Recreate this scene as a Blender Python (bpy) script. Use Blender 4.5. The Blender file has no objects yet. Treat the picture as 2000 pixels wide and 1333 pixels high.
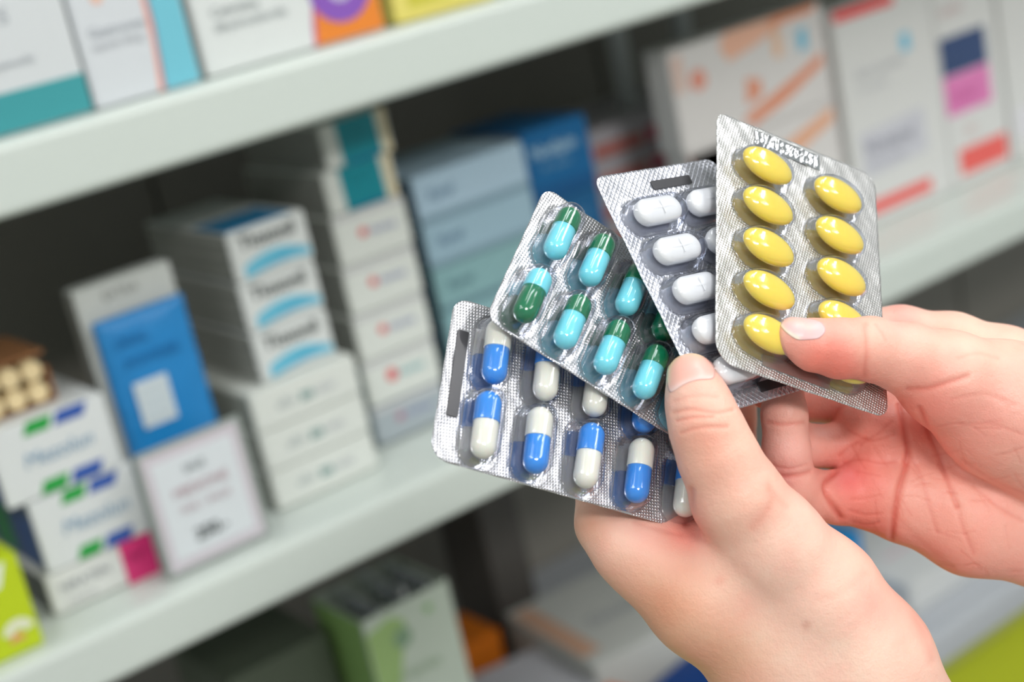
import bpy, bmesh, math, random
import numpy as np
from mathutils import Matrix, Vector

# ------------------------------------------------------------------ camera, world, lights
SC = bpy.context.scene
COL = SC.collection
# the shop: X along the shelves, Y away into the shelves, Z up.  Rows of M: the world axes seen from the camera (right, down, forward)
M = np.array([[0.78288133, -0.33508671, 0.52422679],
              [-0.58722314, -0.1195415, 0.80054907],
              [-0.20558649, -0.93457302, -0.29035748]])
EYE = np.array([0.0, 0.0, 1.45])
F = 3107.0
MM = 0.001

def cam_dir(px, py):
    return np.array([(px - 1000) / F, (py - 666.5) / F, 1.0])

def ray(px, py):
    return M @ cam_dir(px, py)

def on_y(px, py, y):
    r = ray(px, py)
    return EYE + r * (y / r[1])

cam_data = bpy.data.cameras.new('camera')
cam_data.sensor_width = 36
cam_data.lens = F / 2000 * 36
cam_data.clip_start = 0.02
cam_data.dof.use_dof = True
cam_data.dof.focus_distance = 0.500
cam_data.dof.aperture_fstop = 6.6
cam = bpy.data.objects.new('camera', cam_data)
COL.objects.link(cam)
R3 = Matrix([[M[i][0], -M[i][1], -M[i][2]] for i in range(3)])
cam.matrix_world = Matrix.Translation(Vector(EYE)) @ R3.to_4x4()
SC.camera = cam

SC.view_settings.view_transform = 'Standard'
SC.view_settings.look = 'None'
SC.view_settings.gamma = 1
SC.view_settings.use_curve_mapping = False
SC.view_settings.exposure = 0.0

world = bpy.data.worlds.new('shop_air')
SC.world = world
world.use_nodes = True
world.node_tree.nodes['Background'].inputs[0].default_value = (0.94, 1.0, 0.97, 1)
world.node_tree.nodes['Background'].inputs[1].default_value = 0.47

def area(name, loc, target, sx, sy, power, col=(1, 1, 1)):
    l = bpy.data.lights.new(name, 'AREA')
    l.shape = 'RECTANGLE'
    l.size, l.size_y, l.energy, l.color = sx, sy, power, col
    o = bpy.data.objects.new(name, l)
    COL.objects.link(o)
    o.location = loc
    d = Vector(target) - Vector(loc)
    o.rotation_euler = d.to_track_quat('-Z', 'Y').to_euler()
    return o

area('aisle_lamp', (-0.25, -1.7, 2.66), (0.25, 0.6, 1.25), 0.6, 0.4, 38, (1, 0.985, 0.96))
area('aisle_lamp', (1.75, -0.55, 2.66), (0.2, 0.4, 1.3), 1.0, 0.22, 10, (1, 0.99, 0.98))
area('aisle_lamp', (1.45, -1.9, 2.66), (0.2, 0.4, 1.3), 1.0, 0.22, 8, (1, 0.99, 0.98))
area('aisle_lamp', (-0.9, 0.15, 2.66), (0.1, 0.6, 1.3), 0.9, 0.2, 6, (0.95, 0.98, 1))
area('aisle_lamp', (0.9, 0.15, 2.66), (0.6, 0.7, 1.2), 1.1, 0.2, 8, (0.95, 0.98, 1))

# ------------------------------------------------------------------ materials
def lin(c):
    out = []
    for v in c[:3]:
        v = v / 255.0
        out.append(v / 12.92 if v <= 0.04045 else ((v + 0.055) / 1.055) ** 2.4)
    return (*out, 1.0)

MATS = {}
def mat(name, rgb, rough=0.5, metal=0.0, spec=0.5, coat=0.0, noise=0.0, scale=200.0):
    if name in MATS:
        return MATS[name]
    m = bpy.data.materials.new(name)
    m.use_nodes = True
    nt = m.node_tree
    b = nt.nodes['Principled BSDF']
    c = lin(rgb)
    b.inputs['Base Color'].default_value = c
    b.inputs['Roughness'].default_value = rough
    b.inputs['Metallic'].default_value = metal
    b.inputs['Specular IOR Level'].default_value = spec
    b.inputs['Coat Weight'].default_value = coat
    b.inputs['Coat Roughness'].default_value = 0.08
    # a little procedural grain in every surface
    tc = nt.nodes.new('ShaderNodeTexCoord')
    no = nt.nodes.new('ShaderNodeTexNoise')
    no.inputs['Scale'].default_value = scale
    no.inputs['Detail'].default_value = 3
    mix = nt.nodes.new('ShaderNodeMix')
    mix.data_type = 'RGBA'
    mix.blend_type = 'MULTIPLY'
    mix.inputs[6].default_value = c
    ramp = nt.nodes.new('ShaderNodeMapRange')
    n = noise if noise else 0.04
    ramp.inputs['To Min'].default_value = 1 - n
    ramp.inputs['To Max'].default_value = 1.0
    nt.links.new(tc.outputs['Object'], no.inputs['Vector'])
    nt.links.new(no.outputs['Fac'], ramp.inputs['Value'])
    nt.links.new(ramp.outputs['Result'], mix.inputs[7])
    mix.inputs[0].default_value = 1.0
    nt.links.new(mix.outputs[2], b.inputs['Base Color'])
    MATS[name] = m
    return m

def card(rgb):
    return mat('card_%d_%d_%d' % tuple(rgb), [v * 0.93 for v in rgb], rough=0.42, spec=0.4)

def foil_mat(name, kind, rgb=(205, 207, 212), pitch=1.0, angle=0.0, depth=0.16, rough=0.29):
    """Embossed aluminium: the emboss is a bump in the sheet, faded out under the pockets by the 'knurl' attribute."""
    m = bpy.data.materials.new(name)
    m.use_nodes = True
    nt = m.node_tree
    N, L = nt.nodes, nt.links
    b = N['Principled BSDF']
    b.inputs['Base Color'].default_value = lin(rgb)
    b.inputs['Metallic'].default_value = 0.84
    b.inputs['Roughness'].default_value = rough
    b.inputs['Coat Weight'].default_value = 0.25
    b.inputs['Coat Roughness'].default_value = 0.1
    tc = N.new('ShaderNodeTexCoord')
    mp = N.new('ShaderNodeMapping')
    mp.inputs['Rotation'].default_value = (0, 0, angle)
    mp.inputs['Scale'].default_value = (2 * math.pi / (pitch * MM),) * 3
    L.new(tc.outputs['Object'], mp.inputs['Vector'])
    sx = N.new('ShaderNodeSeparateXYZ')
    L.new(mp.outputs[0], sx.inputs[0])
    def op(o, a, b2=None):
        n = N.new('ShaderNodeMath')
        n.operation = o
        for i, v in enumerate((a, b2)):
            if v is None:
                continue
            if isinstance(v, (int, float)):
                n.inputs[i].default_value = v
            else:
                L.new(v, n.inputs[i])
        return n.outputs[0]
    if kind == 'dots':
        a = op('SINE', op('MULTIPLY', sx.outputs[0], 0.5))
        c = op('SINE', op('MULTIPLY', sx.outputs[1], 0.5))
        h = op('MAXIMUM', op('MULTIPLY', a, c), 0.0)
        h = op('POWER', h, 0.7)
    else:
        a = op('ABSOLUTE', op('SINE', op('MULTIPLY', sx.outputs[0], 0.5)))
        c = op('ABSOLUTE', op('SINE', op('MULTIPLY', sx.outputs[1], 0.5)))
        h = op('SUBTRACT', 1.0, op('POWER', op('MINIMUM', a, c), 0.55))
    at = N.new('ShaderNodeAttribute')
    at.attribute_name = 'knurl'
    h = op('MULTIPLY', h, at.outputs['Fac'])
    bp = N.new('ShaderNodeBump')
    bp.inputs['Strength'].default_value = 1.0
    bp.inputs['Distance'].default_value = depth * MM
    L.new(h, bp.inputs['Height'])
    no = N.new('ShaderNodeTexNoise')
    no.inputs['Scale'].default_value = 160
    L.new(tc.outputs['Object'], no.inputs['Vector'])
    bp2 = N.new('ShaderNodeBump')
    bp2.inputs['Strength'].default_value = 0.5
    bp2.inputs['Distance'].default_value = 0.6 * MM
    L.new(op('MULTIPLY', no.outputs['Fac'], at.outputs['Fac']), bp2.inputs['Height'])
    L.new(op('ADD', op('MULTIPLY', at.outputs['Fac'], rough - 0.1), 0.1), b.inputs['Roughness'])
    L.new(bp2.outputs[0], bp.inputs['Normal'])
    L.new(bp.outputs[0], b.inputs['Normal'])
    return m

def plastic_film():
    m = bpy.data.materials.new('clear_film')
    m.use_nodes = True
    nt = m.node_tree
    N, L = nt.nodes, nt.links
    N.remove(N['Principled BSDF'])
    out = N['Material Output']
    tr = N.new('ShaderNodeBsdfTransparent')
    gl = N.new('ShaderNodeBsdfGlossy')
    gl.inputs['Roughness'].default_value = 0.06
    lw = N.new('ShaderNodeLayerWeight')
    lw.inputs['Blend'].default_value = 0.35
    cr = N.new('ShaderNodeMix')
    cr.data_type = 'RGBA'
    cr.inputs[6].default_value = (0.985, 0.99, 0.995, 1)
    cr.inputs[7].default_value = (0.72, 0.76, 0.86, 1)
    L.new(lw.outputs['Facing'], cr.inputs[0])
    L.new(cr.outputs[2], tr.inputs['Color'])
    pw = N.new('ShaderNodeMath'); pw.operation = 'POWER'; pw.inputs[1].default_value = 2.2
    L.new(lw.outputs['Facing'], pw.inputs[0])
    fr = N.new('ShaderNodeMath'); fr.operation = 'MULTIPLY_ADD'
    fr.inputs[1].default_value = 0.85; fr.inputs[2].default_value = 0.045
    L.new(pw.outputs[0], fr.inputs[0])
    mx = N.new('ShaderNodeMixShader')
    L.new(fr.outputs[0], mx.inputs[0])
    L.new(tr.outputs[0], mx.inputs[1])
    L.new(gl.outputs[0], mx.inputs[2])
    L.new(mx.outputs[0], out.inputs['Surface'])
    return m

FILM = plastic_film()

# ------------------------------------------------------------------ mesh helpers
def mesh_obj(name, verts, faces, material, parent=None, smooth=False, loc=None):
    me = bpy.data.meshes.new(name)
    me.from_pydata([tuple(v) for v in verts], [], faces)
    me.update()
    if material:
        me.materials.append(material)
    if smooth:
        me.polygons.foreach_set('use_smooth', [True] * len(me.polygons))
    o = bpy.data.objects.new(name, me)
    COL.objects.link(o)
    if parent is not None:
        o.parent = parent
    if loc is not None:
        o.location = loc
    return o

def empty(name, loc, label, cat, group=None, rz=0.0):
    o = bpy.data.objects.new(name, None)
    o.empty_display_size = 0.02
    COL.objects.link(o)
    o.location = loc
    o.rotation_euler = (0, 0, rz)
    o['label'] = label
    o['category'] = cat
    if group:
        o['group'] = group
    return o

def box_bm(bm, lo, hi, bev=0.0):
    r = bmesh.ops.create_cube(bm, size=1)
    for v in r['verts']:
        v.co = Vector([lo[i] + (v.co[i] + 0.5) * (hi[i] - lo[i]) for i in range(3)])
    if bev:
        es = {e for v in r['verts'] for e in v.link_edges}
        bmesh.ops.bevel(bm, geom=list(es), offset=bev, segments=2, affect='EDGES')

def box(name, lo, hi, material, parent=None, bev=0.0):
    bm = bmesh.new()
    box_bm(bm, lo, hi, bev)
    me = bpy.data.meshes.new(name)
    bm.to_mesh(me)
    bm.free()
    me.materials.append(material)
    o = bpy.data.objects.new(name, me)
    COL.objects.link(o)
    if parent is not None:
        o.parent = parent
    return o

def structure(o):
    o['kind'] = 'structure'
    return o

# ------------------------------------------------------------------ the room
structure(box('floor', (-2.6, -2.6, -0.1), (3.2, 1.5, 0.0), mat('floor_tile', (170, 168, 160), 0.3)))
structure(box('ceiling', (-2.6, -2.6, 2.8), (3.2, 1.5, 2.9), mat('ceiling_paint', (235, 235, 232), 0.8)))
structure(box('wall_back', (-2.6, 1.5, 0.0), (3.2, 1.6, 2.8), mat('wall_paint', (200, 200, 196), 0.8)))

M_SHELF = mat('shelf_enamel', (200, 208, 202), 0.35, spec=0.5)
M_BACK = mat('shelf_back_panel', (140, 136, 128), 0.6)
def shelf(z_top, z_bot, label, m=M_SHELF):
    r = empty('shelf', (0.8, 0.88, z_bot), label, 'shelf', None)
    box('shelf_board', (-1.3, 0.004, z_top - 0.02 - z_bot), (1.3, 0.45, z_top - z_bot), m, r, 0.001)
    # rounded front lip
    ys = [0.0015, 0.0, 0.0, 0.0015, 0.006, 0.018, 0.018, 0.0045]
    hh = z_top - z_bot
    zs = [0.0015, 0.004, hh - 0.005, hh - 0.0012, hh + 0.0004, hh + 0.0004, hh - 0.002, 0.0]
    n = len(ys)
    V = [(x, y, z) for x in (-1.3, 1.3) for y, z in zip(ys, zs)]
    Fc = [(i, (i + 1) % n, n + (i + 1) % n, n + i) for i in range(n)] + [tuple(range(n - 1, -1, -1)), tuple(range(n, 2 * n))]
    mesh_obj('front_lip', V, Fc, m, r)
    return r
shelf(1.3555, 1.3145, 'white metal shelf with rolled lip, the top one, under the teal-banded carton')
shelf(1.065, 1.029, 'white metal shelf with rolled lip carrying the carton stacks and price sign')
shelf(0.715, 0.683, 'pale metal shelf with grey lip, lowest, below the wrists', mat('lip_grey', (176, 180, 186), 0.4))

r = empty('base_cabinet', (0.8, 0.90, 0.0), 'yellow-green cabinet front below the lowest shelf', 'cabinet')
box('cabinet_body', (-1.3, 0.0, 0.0), (1.3, 0.40, 0.66), mat('green_laminate', (176, 186, 20), 0.45), r, 0.003)
box('top_edge', (-1.3, -0.004, 0.66), (1.3, 0.40, 0.682), mat('green_edge', (176, 182, 80), 0.45), r, 0.002)

r = empty('back_panel', (0.8, 1.335, 0.66), 'dark grey panel closing the back of the shelves', 'panel')
for k in range(5):
    box('panel', (-1.3 + k * 0.52, 0, 0.02), (-1.3 + k * 0.52 + 0.515, 0.012, 1.30), M_BACK, r, 0.001)

M_POST = mat('post_metal', (205, 210, 210), 0.35, metal=0.1)
for x, yy, lab in ((0.938, 1.15, 'slim grey shelf post behind the deep blue cartons, left of the two'),
                   (1.018, 1.15, 'slim grey shelf post rising right behind the orange and white carton')):
    r = empty('shelf_post', (x, yy, 1.065), lab, 'post')
    box('post', (-0.008, -0.006, 0.0), (0.008, 0.006, 0.2495), M_POST, r, 0.001)
    box('foot_plate', (-0.014, -0.012, 0.0), (0.014, 0.012, 0.003), M_POST, r, 0.0008)

# ceiling fixtures above the aisle (they carry the lamps)
M_GLOW = bpy.data.materials.new('lamp_diffuser')
M_GLOW.use_nodes = True
M_GLOW.node_tree.nodes['Principled BSDF'].inputs['Emission Color'].default_value = (1, 1, 1, 1)
M_GLOW.node_tree.nodes['Principled BSDF'].inputs['Emission Strength'].default_value = 3.0
for i, (x, y) in enumerate(((-0.25, -1.7), (-0.9, 0.15), (0.9, 0.15), (1.75, -0.55), (1.45, -1.9))):
    r = empty('ceiling_light', (x, y, 2.74), ('square ceiling light panel over the aisle', 'long ceiling light over the far left aisle end',
              'long ceiling light over the right aisle end', 'ceiling light furthest to the right of the aisle', 'ceiling light behind the shopper')[i], 'lamp', 'ceiling lights over the aisle')
    box('housing', (-0.45, -0.12, 0.0), (0.45, 0.12, 0.0599), mat('lamp_housing', (230, 230, 230), 0.5), r, 0.004)
    box('diffuser', (-0.43, -0.10, -0.006), (0.43, 0.10, 0.0), M_GLOW, r, 0.001)

# ------------------------------------------------------------------ cartons
def decal(parent, pts, rgb, name='printed_patch', y=0.0, t=0.0003):
    """flat print on a carton's front face; pts are (x, z) in mm"""
    n = len(pts)
    V = [(p[0] * MM, y - t, p[1] * MM) for p in pts] + [(p[0] * MM, y + 0.0002, p[1] * MM) for p in pts]
    Fc = [tuple(range(n))] + [(i, n + i, n + (i + 1) % n, (i + 1) % n) for i in range(n)]
    return mesh_obj(name, V, Fc, card(rgb), parent)

def text(parent, s, x, z, size, rgb, shear=0.0, name='printed_text', bold=0.0, y=0.0):
    cu = bpy.data.curves.new(name, 'FONT')
    cu.body = s
    cu.size = size * MM
    cu.extrude = 0.00012
    cu.offset = bold * MM
    cu.shear = shear
    cu.resolution_u = 3
    cu.materials.append(card(rgb))
    o = bpy.data.objects.new(name, cu)
    COL.objects.link(o)
    o.parent = parent
    o.location = (x * MM, y - 0.0005, z * MM)
    o.rotation_euler = (math.pi / 2, 0, 0)
    dg = bpy.context.evaluated_depsgraph_get()
    me = bpy.data.meshes.new_from_object(o.evaluated_get(dg))
    t = bpy.data.objects.new(name, me)
    COL.objects.link(t)
    t.parent, t.location, t.rotation_euler = parent, o.location, o.rotation_euler
    bpy.data.objects.remove(o)
    return t

def carton(x0, x1, y, z0, z1, depth, rgb, label, group=None, yaw=0.0, side=None, flap=True, name='medicine_carton', cat='box'):
    w, h = x1 - x0, z1 - z0 - 0.0006
    r = empty(name, (x0, y, z0 + 0.0003), label, cat, group, yaw)
    b = box('carton_body', (0, 0, 0), (w, depth, h), card(rgb), r, 0.0012)
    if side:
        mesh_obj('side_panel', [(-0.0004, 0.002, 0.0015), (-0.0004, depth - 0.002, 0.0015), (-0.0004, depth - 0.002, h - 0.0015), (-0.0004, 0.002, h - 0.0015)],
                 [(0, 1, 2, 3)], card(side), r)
    if flap:
        # tuck flap of the carton end, a shade proud with a thumb cut
        pts = [(2, 1.2), (w / MM - 2, 1.2), (w / MM - 2, h / MM - 1.5), (w / MM * 0.62, h / MM - 1.5), (w / MM * 0.58, h / MM - 3.2),
               (w / MM * 0.42, h / MM - 3.2), (w / MM * 0.38, h / MM - 1.5), (2, h / MM - 1.5)]
        decal(r, pts, rgb, 'tuck_flap')
    r['w'], r['h'] = w / MM, h / MM
    return r

def arc(cx, cz, r0, r1, a0, a1, n=14):
    p = [(cx + r1 * math.cos(a0 + (a1 - a0) * i / n), cz + r1 * math.sin(a0 + (a1 - a0) * i / n)) for i in range(n + 1)]
    if r0 == 0 and abs(a1 - a0) > 6.2:
        return p[:-1]
    q = [(cx + r0 * math.cos(a1 + (a0 - a1) * i / n), cz + r0 * math.sin(a1 + (a0 - a1) * i / n)) for i in range(n + 1)]
    return p + q if r0 > 0 else p

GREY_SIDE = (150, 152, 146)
Z2 = 1.0655
# --- left group on the middle shelf
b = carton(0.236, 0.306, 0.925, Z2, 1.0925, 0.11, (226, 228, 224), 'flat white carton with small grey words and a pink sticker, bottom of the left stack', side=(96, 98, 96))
decal(b, [(b['w'] - 21, -1), (b['w'] + 1, -1), (b['w'] + 1, b['h'] + 1), (b['w'] - 21, b['h'] + 1)], (222, 52, 122), 'pink_sticker', y=-0.0004)
text(b, 'NIRATEN', 7, 13, 8, (110, 115, 125)); text(b, 'CONTIN', 9, 4, 5, (170, 172, 176))
text(b, 'BUY', b['w'] - 17, 14, 7, (160, 30, 90), y=-0.0008)
def striped(x0, x1, z0, z1, label):
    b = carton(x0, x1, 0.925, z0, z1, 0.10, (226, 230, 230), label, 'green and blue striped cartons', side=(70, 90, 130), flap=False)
    w, h = b['w'], b['h']
    for zz in (1, h - 9):
        decal(b, [(w * .28, zz), (w * .50, zz), (w * .55, zz + 8), (w * .33, zz + 8)], (40, 165, 70))
        decal(b, [(w * .54, zz), (w * .80, zz), (w * .85, zz + 8), (w * .59, zz + 8)], (52, 92, 176))
    text(b, 'Mezolun', w * .22, h * .42, 13, (120, 160, 190), 0.2)
    for yy, c in ((0.004, (48, 84, 150)), (0.05, (40, 140, 80))):
        mesh_obj('side_stripe', [(-0.0006, yy, 0.003), (-0.0006, yy + 0.034, 0.003), (-0.0006, yy + 0.034, h * MM - 0.012), (-0.0006, yy, h * MM - 0.012)], [(0, 1, 2, 3)], card(c), b)
    return b
striped(0.240, 0.309, 1.0925, 1.1405, 'white carton with green and blue stripes, lower of two, on the pink-stickered box')
striped(0.229, 0.304, 1.1405, 1.1895, 'white carton with green and blue stripes, upper one, under the brown tray')

r = empty('cardboard_tray', (0.205, 0.945, 1.1898), 'open brown corrugated tray with pale rolled ends on the striped cartons', 'tray')
mb = mat('brown_board', (146, 98, 58), 0.7, noise=0.25)
box('tray_floor', (0, 0, 0), (0.078, 0.07, 0.002), mb, r)
box('tray_side', (0, 0, 0.002), (0.002, 0.07, 0.022), mb, r)
box('tray_side', (0.076, 0, 0.002), (0.078, 0.07, 0.022), mb, r)
box('tray_lid', (0, 0.0, 0.0305), (0.078, 0.07, 0.0325), mb, r)
box('tray_back', (0.002, 0.068, 0.002), (0.076, 0.07, 0.030), mb, r)
mc = mat('cream_roll', (226, 204, 158), 0.6)
for i in range(10):
    bm = bmesh.new()
    bmesh.ops.create_cone(bm, cap_ends=True, segments=14, radius1=0.0062, radius2=0.0062, depth=0.06)
    bmesh.ops.create_cone(bm, cap_ends=True, segments=14, radius1=0.0068, radius2=0.0060, depth=0.006, matrix=Matrix.Translation((0, 0, 0.030)))
    me = bpy.data.meshes.new('tube'); bm.to_mesh(me); bm.free(); me.materials.append(mc)
    o = bpy.data.objects.new('rolled_tube', me); COL.objects.link(o); o.parent = r
    o.location = (0.010 + (i % 5) * 0.0143, 0.030, 0.0085 + (i // 5) * 0.0138); o.rotation_euler = (math.pi / 2, 0, 0)

b = carton(0.13, 0.2175, 0.895, Z2, 1.127, 0.03, (196, 216, 30), 'lime green carton with white curl at the shelf edge, cut by the frame', flap=False)
decal(b, [(40, 52), (52, 54), (b['w'] - 8, 58), (b['w'] - 14, 44), (58, 40)], (238, 244, 226), y=0)
decal(b, arc(b['w'] - 12, 12, 4, 10, 0.3, 2.9), (236, 238, 214)); decal(b, arc(b['w'] - 14, 8, 2, 5, 0.3, 2.9), (240, 150, 120), y=-0.0003)

b = carton(0.312, 0.379, 0.95, Z2, 1.2485, 0.018, (208, 212, 208), 'tall white carton standing behind the blue pouch', flap=False, side=GREY_SIDE)
text(b, 'EXTRA', 18, 171, 8, (140, 142, 140))
# --- blue pouch
r = empty('blue_pouch', (0.316, 0.9425, 1.12), 'blue sachet pack with a white square, propped on the tall white carton', 'pouch')
nx, nz = 12, 20
V, Fc = [], []
rnd = random.Random(4)
for side_ in (0, 1):
    for j in range(nz + 1):
        for i in range(nx + 1):
            u, v = i / nx, j / nz
            puff = 0.005 * (1 - (2 * u - 1) ** 4) * (1 - (2 * v - 1) ** 6) + rnd.uniform(-.0006, .0006)
            V.append((0.062 * u + (0.004 if j > 17 and i > 9 else 0) * 0, -0.0005 - puff if side_ == 0 else 0.0015 + puff * 0.3, 0.107 * v))
nn = (nx + 1) * (nz + 1)
for j in range(nz):
    for i in range(nx):
        a = j * (nx + 1) + i
        Fc.append((a, a + 1, a + nx + 2, a + nx + 1)); Fc.append((nn + a, nn + a + nx + 1, nn + a + nx + 2, nn + a + 1))
for j in range(nz):
    for i in (0, nx):
        a = j * (nx + 1) + i; Fc.append((a, a + nx + 1, nn + a + nx + 1, nn + a))
for i in range(nx):
    for j in (0, nz):
        a = j * (nx + 1) + i; Fc.append((a, a + 1, nn + a + 1, nn + a))
mesh_obj('pouch_body', V, Fc, mat('blue_film', (30, 126, 190), 0.35), r, True)
decal(r, [(12, 33), (35, 33), (35, 63), (12, 63)], (214, 224, 228), 'white_label', y=-0.0062)
for i, s in enumerate(('ORAL', 'POWDER')):
    text(r, s, 8 + i * 3, 88 - i * 14, 9, (24, 104, 168), y=-0.0062)
for k in range(3):
    decal(r, [(14, 39 + k * 8), (33, 39 + k * 8), (33, 41 + k * 8), (14, 41 + k * 8)], (190, 204, 210), 'fine_print', y=-0.0066)
for o in r.children:
    o.rotation_euler.x += 0.0

# --- price sign
r = empty('price_sign', (0.3025, 0.9000, 1.0662), 'small price sign in a grey frame leaning before the blue pouch', 'sign')
box('sign_frame', (0, 0, 0), (0.0735, 0.004, 0.0840), mat('sign_grey', (150, 158, 154), 0.4), r, 0.001)
decal(r, [(3, 3.5), (69.5, 3.5), (69.5, 81), (3, 81)], (214, 206, 214), 'pink_card')
decal(r, [(8, 10), (64, 10), (64, 75), (8, 75)], (226, 232, 236), 'white_card', y=-0.0004)
text(r, 'SALE', 28, 63, 7, (110, 120, 124), y=-0.0008)
text(r, 'MEDICINE', 17, 49, 8.5, (190, 150, 160), y=-0.0008); text(r, 'FOR 1 PACK', 19, 38, 6.5, (196, 168, 176), y=-0.0008)
text(r, '250.-', 24, 18, 11, (70, 76, 78), bold=0.3, y=-0.0008)
box('easel_leg', (0.03, 0.004, 0), (0.045, 0.016, 0.003), mat('sign_grey', (150, 158, 154), 0.4), r)

# --- stack with swooshes
for k in range(3):
    z0 = 1.150 + k * 0.0347
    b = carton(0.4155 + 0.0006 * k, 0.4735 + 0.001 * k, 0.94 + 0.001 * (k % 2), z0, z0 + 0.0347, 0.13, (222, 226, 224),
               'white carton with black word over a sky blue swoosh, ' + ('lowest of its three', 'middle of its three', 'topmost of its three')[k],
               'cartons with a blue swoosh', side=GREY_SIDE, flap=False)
    w = b['w']
    text(b, 'Tiosonil', 7, 21, 13, (48, 56, 58), 0.05, bold=0.25)
    n = 12
    top = [(7 + (w - 9) * i / n, 6 + 9.5 * math.sin(math.pi * min(1, i / n * 0.8 + 0.12))) for i in range(n + 1)]
    bot = [(7 + (w - 9) * i / n, 1.5 + 3.5 * math.sin(math.pi * i / n * 0.8)) for i in range(n, -1, -1)]
    decal(b, top + bot, (112, 196, 222), 'swoosh')
    decal(b, [(12, 4.5), (w * .6, 6.5), (w - 3, 10), (w * .6, 9.2)], (50, 160, 200), 'swoosh_core', y=-0.0003)
    # paler bands on the side, for the stacked flaps
    for q in range(3):
        mesh_obj('side_band', [(-0.0006, 0.006, 0.006 + q * 0.010), (-0.0006, 0.125, 0.006 + q * 0.010), (-0.0006, 0.125, 0.009 + q * 0.010), (-0.0006, 0.006, 0.009 + q * 0.010)],
                 [(0, 1, 2, 3)], card((196, 198, 192)), b)
box('blue_edge', (0.001, 0.002, 0.0343), (0.05, 0.05, 0.0352), card((40, 130, 180)), b)
for k in range(3):
    z0 = Z2 + k * 0.0281
    b = carton(0.398, 0.479 + 0.0006 * k, 0.93, z0, z0 + 0.0281, 0.14, (226, 230, 224), 'wide white carton with small teal and grey name, ' + (
        'resting on the shelf', 'second from the shelf', 'right under the swoosh cartons')[k], 'wide white cartons', side=(172, 176, 168))
    text(b, 'allo', 18, 11, 10, (170, 180, 182)); text(b, 'zo', 36, 11, 10.5, (62, 128, 128), bold=0.3); text(b, 'retic', 47, 11, 9, (178, 182, 190))

# --- teal stack
for k in range(2):
    z0 = 1.2365 + k * 0.0315
    b = carton(0.506 + k * 0.006, 0.563 + 0.004 * k, 0.96, z0, z0 + 0.0315 - (0.0 if k == 0 else 0.0), 0.12, (218, 222, 216),
               ('white carton with broad teal and cream bands, lower of two', 'white carton with broad teal and cream bands, touching the shelf above')[k], 'teal banded cartons', side=GREY_SIDE, flap=False)
    w, h = b['w'], b['h']
    decal(b, [(w * .24, 0), (w * .82, 0), (w * .80, h), (w * .22, h)], (0, 138, 152), 'teal_band')
    decal(b, [(w * .86, 0), (w * .96, 0), (w * .96, h), (w * .86, h)], (222, 206, 164), 'cream_band')
    text(b, 'fera', w * .38, h * .62, 8, (30, 156, 170), y=-0.0005)
    decal(b, [(w * .30, 0), (w * .80, 0), (w * .80, 3), (w * .30, 3)], (0, 118, 150), 'dark_teal_edge', y=-0.0003)
zs = [1.0665, 1.0955, 1.1295, 1.1640, 1.1995, 1.2362]
words = ['resting on the shelf, bluish', 'second up, with the largest red dot', 'third from the shelf', 'fourth from the shelf', 'directly under the teal cartons']
for k in range(5):
    bl = k == 0
    b = carton(0.4985 + (0.0015 * k), 0.561 + (0.001 * k), 0.96, zs[k], zs[k + 1], 0.13, (172, 182, 188) if bl else (224, 228, 222),
               'white carton with red dot logo, ' + words[k], 'cartons with a red dot logo', side=(110, 136, 140) if bl or k == 1 else GREY_SIDE)
    w, h = b['w'], b['h']
    rd = 4.6 if k == 1 else 3.4
    decal(b, arc(22, h * .56, 0, rd, 0, 2 * math.pi), (226, 92, 96) if not bl else (180, 130, 150), 'red_dot', y=-0.0004)
    text(b, 'Amlox', 27, h * .46, 8.5, (150, 156, 190) if k != 1 else (130, 186, 192), bold=0.15)
    decal(b, [(1, h - 4.5), (w - 1, h - 4.5), (w - 1, h - 1), (1, h - 1)], (206, 206, 208), 'grey_band', y=-0.0002)

# --- light blue stack and deep blue stack
zs = [1.0662, 1.1010, 1.1355, 1.1700, 1.2045, 1.2405]
cols = [(136, 176, 180), (140, 180, 186), (138, 178, 182), (160, 190, 206), (176, 202, 220)]
words = ['bottom, mostly behind the foil packs', 'second from the shelf', 'middle of five', 'fourth up', 'topmost of five']
for k in range(5):
    b = carton(0.586, 0.689, 0.98, zs[k], zs[k + 1], 0.10, cols[k], 'pale blue carton with faint print, ' + words[k], 'pale blue cartons', side=(70, 96, 112), flap=False)
    w, h = b['w'], b['h']
    text(b, 'Xyral', 10, h * .45, 11, (110, 140, 168) if k > 2 else (96, 134, 144), bold=0.2)
    decal(b, [(0.5, 0.5), (w - .5, 0.5), (w - .5, 5), (0.5, 5)], (112, 146, 156) if k < 3 else (136, 164, 180), 'lower_band')
for k in range(3):
    z0 = 1.0662 + 0.0001 + k * 0.0583
    b = carton(0.7025, 0.7665 + 0.001 * k, 1.0, z0, z0 + 0.0583, 0.10, (0, 100, 158) if k == 2 else (10, 90, 140), 'deep blue carton with white script, ' + (
        'bottom, hidden by the foil packs', 'middle of three', 'topmost of three')[k], 'deep blue cartons', side=(150, 156, 160), flap=False)
    text(b, 'Nodipin', 6, 35, 14, (170, 204, 226) if k == 2 else (70, 130, 176), bold=0.3)
    text(b, 'SR tablets', 14, 24, 7.5, (120, 170, 206) if k == 2 else (60, 120, 166))
    decal(b, [(1, 0.5), (b['w'] - 1, 0.5), (b['w'] - 1, 12), (1, 12)], (0, 84, 140), 'dark_band')

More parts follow.
